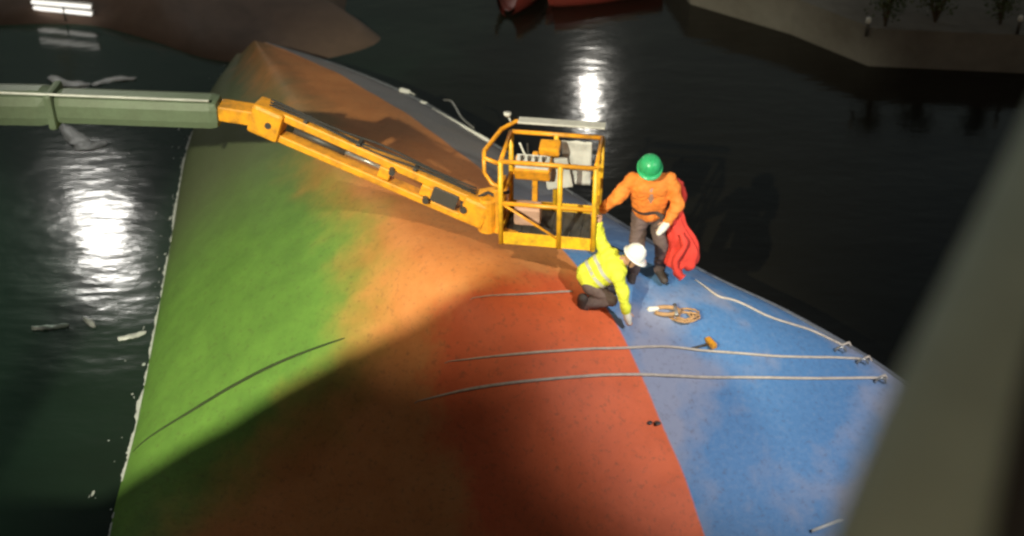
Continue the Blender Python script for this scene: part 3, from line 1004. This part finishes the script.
# pole and buoys lying along the far rail
P0, P1 = on_z(433, 109, 1.50), on_z(489, 141, 1.58)
tag(MB().tube([P0, P0.lerp(P1, .5), P1], [.03, .032, .03], 10).build('boat_pole', M['white_rope'], None, True), 'white pole lying along the far rail behind the cage', 'pole')
hs = spline([on_z(444, 100, 1.5), on_z(452, 102, 1.62), on_z(462, 118, 1.6), on_z(474, 128, 1.56)], 8)
tag(MB().tube(hs, .016, 8).build('hose_loop', M['steel'], None, True), 'thin grey hose looped beside the white pole', 'hose')
for (px, py, lb) in ((405, 91, 'larger pale float at the rail, farther from the cage'), (424, 103, 'smaller pale float at the rail, nearer the white pole')):
    p = on_z(px, py, 1.42)
    r_ = .075 if px == 405 else .05
    mb = MB().capsule(p + Vector((-r_ * .9, r_ * .5, 0)), p + Vector((r_ * .9, -r_ * .5, 0)), r_ * .7, r_ * .6, 12)
    mb.tube([p + Vector((r_ * 1.2, -r_ * .6, 0)), p + Vector((r_ * 2.6, -r_ * 1.4, -.03))], .012, 6)
    tag(mb.build('float', M['white_rope'], None, True), lb, 'float', 'floats at the far rail')

# tools by the standing worker's feet
p = on_hull(664, 313, 0.02)
root = empty('shackle', p)
tag(root, 'tan and rusty shackle lying on the hull near the green helmeted worker', 'shackle')
bow = [Vector((-.14 + .16 * (1 - math.cos(t)), .07 * math.sin(t) * 1.2, .02)) for t in [2 * math.pi * k / 20 * .86 + .4 for k in range(21)]]
MB().tube(bow, .028, 8).build('bow', M['tan'], root, True)
MB().tube([(.14, -.12, .03), (.14, .12, .03)], .026, 10).build('pin', M['steel'], root, True)
MB().capsule((-.19, .01, .03), (-.10, .03, .03), .04, .034, 10).build('lashing', M['glove'], root, True)
p = on_hull(684, 318, 0.0)
pts = []
for k in range(60):
    a = k * .42
    rr = .07 + .035 * math.sin(k * .7) + k * .0011
    pts.append(p + Vector((rr * 1.5 * math.cos(a), rr * math.sin(a), .018 + .0006 * k)))
tag(MB().tube(pts, .014, 7).build('rope_coil', M['tan'], None, True), 'small tan coil of line on the hull under the red cloth', 'rope coil')
p = on_hull(708, 346, 0.02)
root = empty('hammer', p, R(25))
tag(root, 'small hammer with dark handle and orange head lying on the blue paint', 'hammer')
MB().tube([(-.24, .02, .012), (-.02, .0, .02)], [.016, .02], 10).build('handle', M['dark_steel'], root, True)
MB().box((0.03, 0, .03), (.07, .19, .075), None, .015).build('head', M['lift_orange'], root)
# scrap at the near edge
p = on_hull(822, 529, 0.01) or on_z(822, 529, 1.3)
tag(MB().tube([p + Vector((-.14, -.05, .012)), p + Vector((0, .0, .03)), p + Vector((.2, .1, .025)), p + Vector((.6, .25, -.05))], .02, 8).build('mooring_strap', M['white_rope'], None, True), 'end of a white strap on the lower blue paint', 'strap')

# ------------------------------------------------------------------ waterline foam and floating scraps
fm = MB()
_wl = []
for k in range(len(lines[1]) - 1):
    for q in range(8):
        _wl.append(lines[1][k].lerp(lines[1][k + 1], q / 8))
for k in range(len(_wl) - 1):
    p0, p1 = _wl[k], _wl[k + 1]
    def half(p, kk):
        f = noise.noise((p.x * 1.1, p.y * 1.1, 0)) * .7 + noise.noise((p.x * 4, p.y * 4, 5)) * .5 + noise.noise((p.x * 13, p.y * 13, 9)) * .35
        near = .35 if p.y < 12.3 else 0.0
        return max(0.0, .24 + f * .8 - near) * .038
    d = (p1 - p0); d.z = 0
    if d.length < 1e-6: continue
    d.normalize(); s0 = Vector((-d.y, d.x, 0)); s0 = s0 if s0.x < 0 else -s0
    w0, w1 = half(p0, k), half(p1, k + 1)
    if w0 <= 0 and w1 <= 0: continue
    zz = Vector((0, 0, .006)); z2 = Vector((0, 0, .022))
    fm.add([p0 - s0 * .02 + z2, p1 - s0 * .02 + z2, p1 + s0 * w1 * 2 + zz, p0 + s0 * w0 * 2 + zz], [(0, 1, 2, 3)])
for k in range(70):        # loose flecks drifting off the hull
    p = random.choice(_wl)
    if p.y < 11.2: continue
    c0 = p + Vector((-abs(random.gauss(0, .16)) - .03, random.gauss(0, .05), .006))
    L, w_ = .008 + random.random() ** 3 * .05, .005 + random.random() ** 3 * .018
    a0 = random.random() * 3.14
    V = [c0 + Vector((math.cos(u) * w_ * (1 + .4 * random.random()), math.sin(u) * L * (1 + .4 * random.random()), 0)) for u in [2 * math.pi * i / 7 for i in range(7)]]
    fm.add(V, [tuple(range(7))])
tag(fm.build('foam', M['foam'], None, True), 'line of pale foam along the waterline of the green hull', 'foam', kind='stuff')

def scrap(pxs, label, w_=.1, name='floating_sheet'):
    P = spline([on_z(x, y, .02) for x, y in pxs], 6)
    V, F = [], []
    for i, p in enumerate(P):
        d = (P[min(i + 1, len(P) - 1)] - P[max(i - 1, 0)]).normalized()
        s = Vector((-d.y, d.x, 0))
        t = i / (len(P) - 1)
        ww = w_ * (math.sin(math.pi * (.06 + .88 * t)) ** .7) * (1 + .4 * noise.noise((i * .5, w_ * 30, 0)))
        for k in range(5):
            q = (k - 2) / 2
            V.append(p + s * ww * q + Vector((0, 0, .02 + .035 * noise.noise((i * .45, k * .7, w_ * 9)) - .02 * q * q)))
    n = 5
    for i in range(len(P) - 1):
        for k in range(4):
            F.append((i * n + k, (i + 1) * n + k, (i + 1) * n + k + 1, i * n + k + 1))
    nv = len(V)
    V2 = [v - Vector((0, 0, .015)) for v in V]
    F2 = [tuple(reversed([i + nv for i in f])) for f in F]
    return tag(MB().add(V + V2, F + F2).build(name, M['pale_plastic'], None, True), label, 'plastic sheet', 'pale sheets floating beside the hull')
scrap([(50, 76), (66, 83), (90, 84)], 'crumpled pale sheet floating beyond the grey boom, farther from the hull', .16)
scrap([(92, 85), (112, 79), (136, 78)], 'narrow pale sheet floating beyond the grey boom, nearer the hull', .14)
scrap([(62, 125), (76, 138), (88, 146), (106, 142)], 'curled pale sheet floating on the near side of the grey boom', .2)
scrap([(32, 328), (50, 327), (69, 325)], 'thin straight pale strip floating on the green water, away from the hull', .045)
scrap([(84, 318), (90, 322), (95, 327)], 'short curled pale scrap floating on the green water', .045)
scrap([(118, 339), (132, 336), (146, 332)], 'thin pale strip floating against the green hull', .05)

# ------------------------------------------------------------------ foreground bulwark of the camera's own deck
def bulwark():
    root = empty('bulwark', (1.6, .6, 8.2))
    tag(root, 'grey-green steel bulwark rising close by, overlapping the blue hull', 'bulwark')
    # cap edge follows a line close to the camera, plate drops away to the side
    edge = [at_depth(1088, -20, 2.6), at_depth(1012, 142, 2.3), at_depth(950, 268, 2.1), at_depth(885, 400, 1.95), at_depth(830, 536, 1.85), at_depth(788, 680, 1.8)]
    E = spline(edge, 8)
    def strip(nm, mat, f0):
        V, F = [], []
        n = 12
        for i, p in enumerate(E):
            wd = .07 + .20 * i / (len(E) - 1)
            for k in range(n):
                V.append(p + f0(k / (n - 1), wd))
        for i in range(len(E) - 1):
            for k in range(n - 1):
                F.append((i * n + k, i * n + k + 1, (i + 1) * n + k + 1, (i + 1) * n + k))
        o = link(nm, MB().add(V, F).mesh(), mat, None, True)
        bake(o, ('SOLIDIFY', {'thickness': .03, 'offset': -1}))
        part_of(o, root)
    def shoulder(t, wd):
        a = t * R(85)
        return Vector((wd * (1 - math.cos(a)), 0, 0)) + FWD * (-.09 * math.sin(a))
    def outer(t, wd):
        a = t * R(180)
        return Vector((wd * .92 + t * .5, 0, 0)) + FWD * (-.06 - .035 * math.sin(a) + t * .2)
    strip('cap_plate', M['bulwark'], shoulder)
    strip('shaded_side_strip', M['rubber'], outer)  # dark strip added for the bulwark's shaded right side
bulwark()

# ------------------------------------------------------------------ far things
# tube lamps on the far bank
for k, (px0, py0, px1, py1) in enumerate(((32, 2, 90, 7), (34, 8, 91, 14))):
    z = .5 - k * .22
    a, b2 = on_z(px0, py0, z), on_z(px1, py1, z)
    root = empty('tube_lamp', (a + b2) / 2)
    tag(root, ['upper lit tube lamp on the stand beyond the grey boom', 'lower lit tube lamp on the stand beyond the grey boom'][k], 'lamp', 'tube lamps on the far bank')
    part_of(MB().tube([a, b2], .045, 10).build('tube', M['tube'], None, True), root)
    part_of(MB().beam(a + Vector((-.05, .08, .02)), b2 + Vector((.05, .08, .02)), .06, .1, .01).build('housing', M['steel']), root)
    part_of(MB().tube([(a + b2) / 2 + Vector((0, .1, 0)), (a + b2) / 2 * 1 + Vector((0, .1, -z - .4))], .025, 8).build('stand', M['dark_steel'], None, True), root)
# small red boats moored off the far quay
def boat(px, py, L, rz, lb):
    p = on_z(px, py, 0.0)
    root = empty('rowing_boat', p, rz); tag(root, lb, 'boat', 'boats moored by the far quay')
    n, m = 13, 9
    def sec(t, sc, dz):
        w = .55 * sc * (math.sin(math.pi * (.10 + .82 * t)) ** .6)
        return [Vector(((t - .5) * L * sc, w * math.sin(a), dz + .42 + .12 * (2 * t - 1) ** 2 - .55 * math.cos(a) ** 1 * (1 if dz == 0 else .85))) for a in [-math.pi / 2 + math.pi * k / (m - 1) for k in range(m)]]
    mb = MB()
    for sc, dz in ((1.0, 0.0), (.93, .04)):
        V = []
        for i in range(n):
            V += sec(i / (n - 1), sc, dz)
        F = [(i * m + k, (i + 1) * m + k, (i + 1) * m + k + 1, i * m + k + 1) for i in range(n - 1) for k in range(m - 1)]
        mb.add(V, F)
    o = mb.build('hull', M['red_plastic'], root, True)
    MB().tube([sec(i / (n - 1), 1, 0)[0] for i in range(n)], .035, 8).build('gunwale', M['tan'], root, True)
    MB().tube([sec(i / (n - 1), 1, 0)[-1] for i in range(n)], .035, 8).build('gunwale', M['tan'], root, True)
    for x in (-.22, .18):
        MB().box((x * L, 0, .3), (.2, .95, .04), None, .01).build('thwart', M['tan'], root)
boat(524, -1, 2.6, R(70), 'small red rowing boat, farther from the concrete quay')
boat(606, -3, 3.2, R(25), 'longer red rowing boat, nearer the concrete quay')
# bushes on the far quay
def bush(px, py, h, w_, lb):
    p = on_z(px, py, .9)
    root = empty('bush', p); tag(root, lb, 'bush', 'bushes on the far quay')
    mb = MB(); tips = []
    for k in range(7):
        a = random.random() * 6.28; rr = random.random() * w_ * .6
        tip = Vector((rr * math.cos(a), rr * math.sin(a), h * (.6 + .4 * random.random())))
        mb.tube([(0, 0, 0), tip * .5 + Vector((0, 0, .1)), tip], [.03, .02, .008], 6); tips.append(tip)
    mb.build('stem', M['bark'], root, True)
    lf = MB()
    for k in range(500):
        t = random.choice(tips)
        c0 = t * (.45 + .6 * random.random()) + Vector((random.gauss(0, .16), random.gauss(0, .16), random.gauss(0, .12)))
        if c0.z < .05: continue
        d = Vector((random.gauss(0, 1), random.gauss(0, 1), random.gauss(0, .6))).normalized()
        s = d.cross(Vector((random.gauss(0, 1), random.gauss(0, 1), 1))).normalized()
        L = .07 + random.random() * .06
        lf.add([c0, c0 + d * L * .5 + s * L * .25, c0 + d * L, c0 + d * L * .5 - s * L * .25], [(0, 1, 2, 3)])
    lf.build('crown', M['leaf'], root)
bush(885, 26, .9, .7, 'dark green bush at the corner of the far quay')
bush(935, 22, 1.1, .9, 'broad dark green bush in the middle of the far quay')
bush(1000, 24, 1.0, .7, 'tall green bush at the end of the far quay, beside the white post')
# small marker posts
for (px, py, lb) in ((866, 36, 'short post with pale cap on the corner of the far quay'), (1017, 34, 'white topped post beside the tall green bush')):
    p = on_z(px, py, .9); root = empty('marker_post', p); tag(root, lb, 'post', 'marker posts on the far quay')
    MB().tube([(0, 0, 0), (0, 0, .34)], .04, 10).build('shaft', M['dark_steel'], root, True)
    MB().lathe([(.05, .3), (.06, .33), (.06, .40), (.03, .43)], (0, 0, 0), 12).build('cap', M['pale_plastic'], root, True)
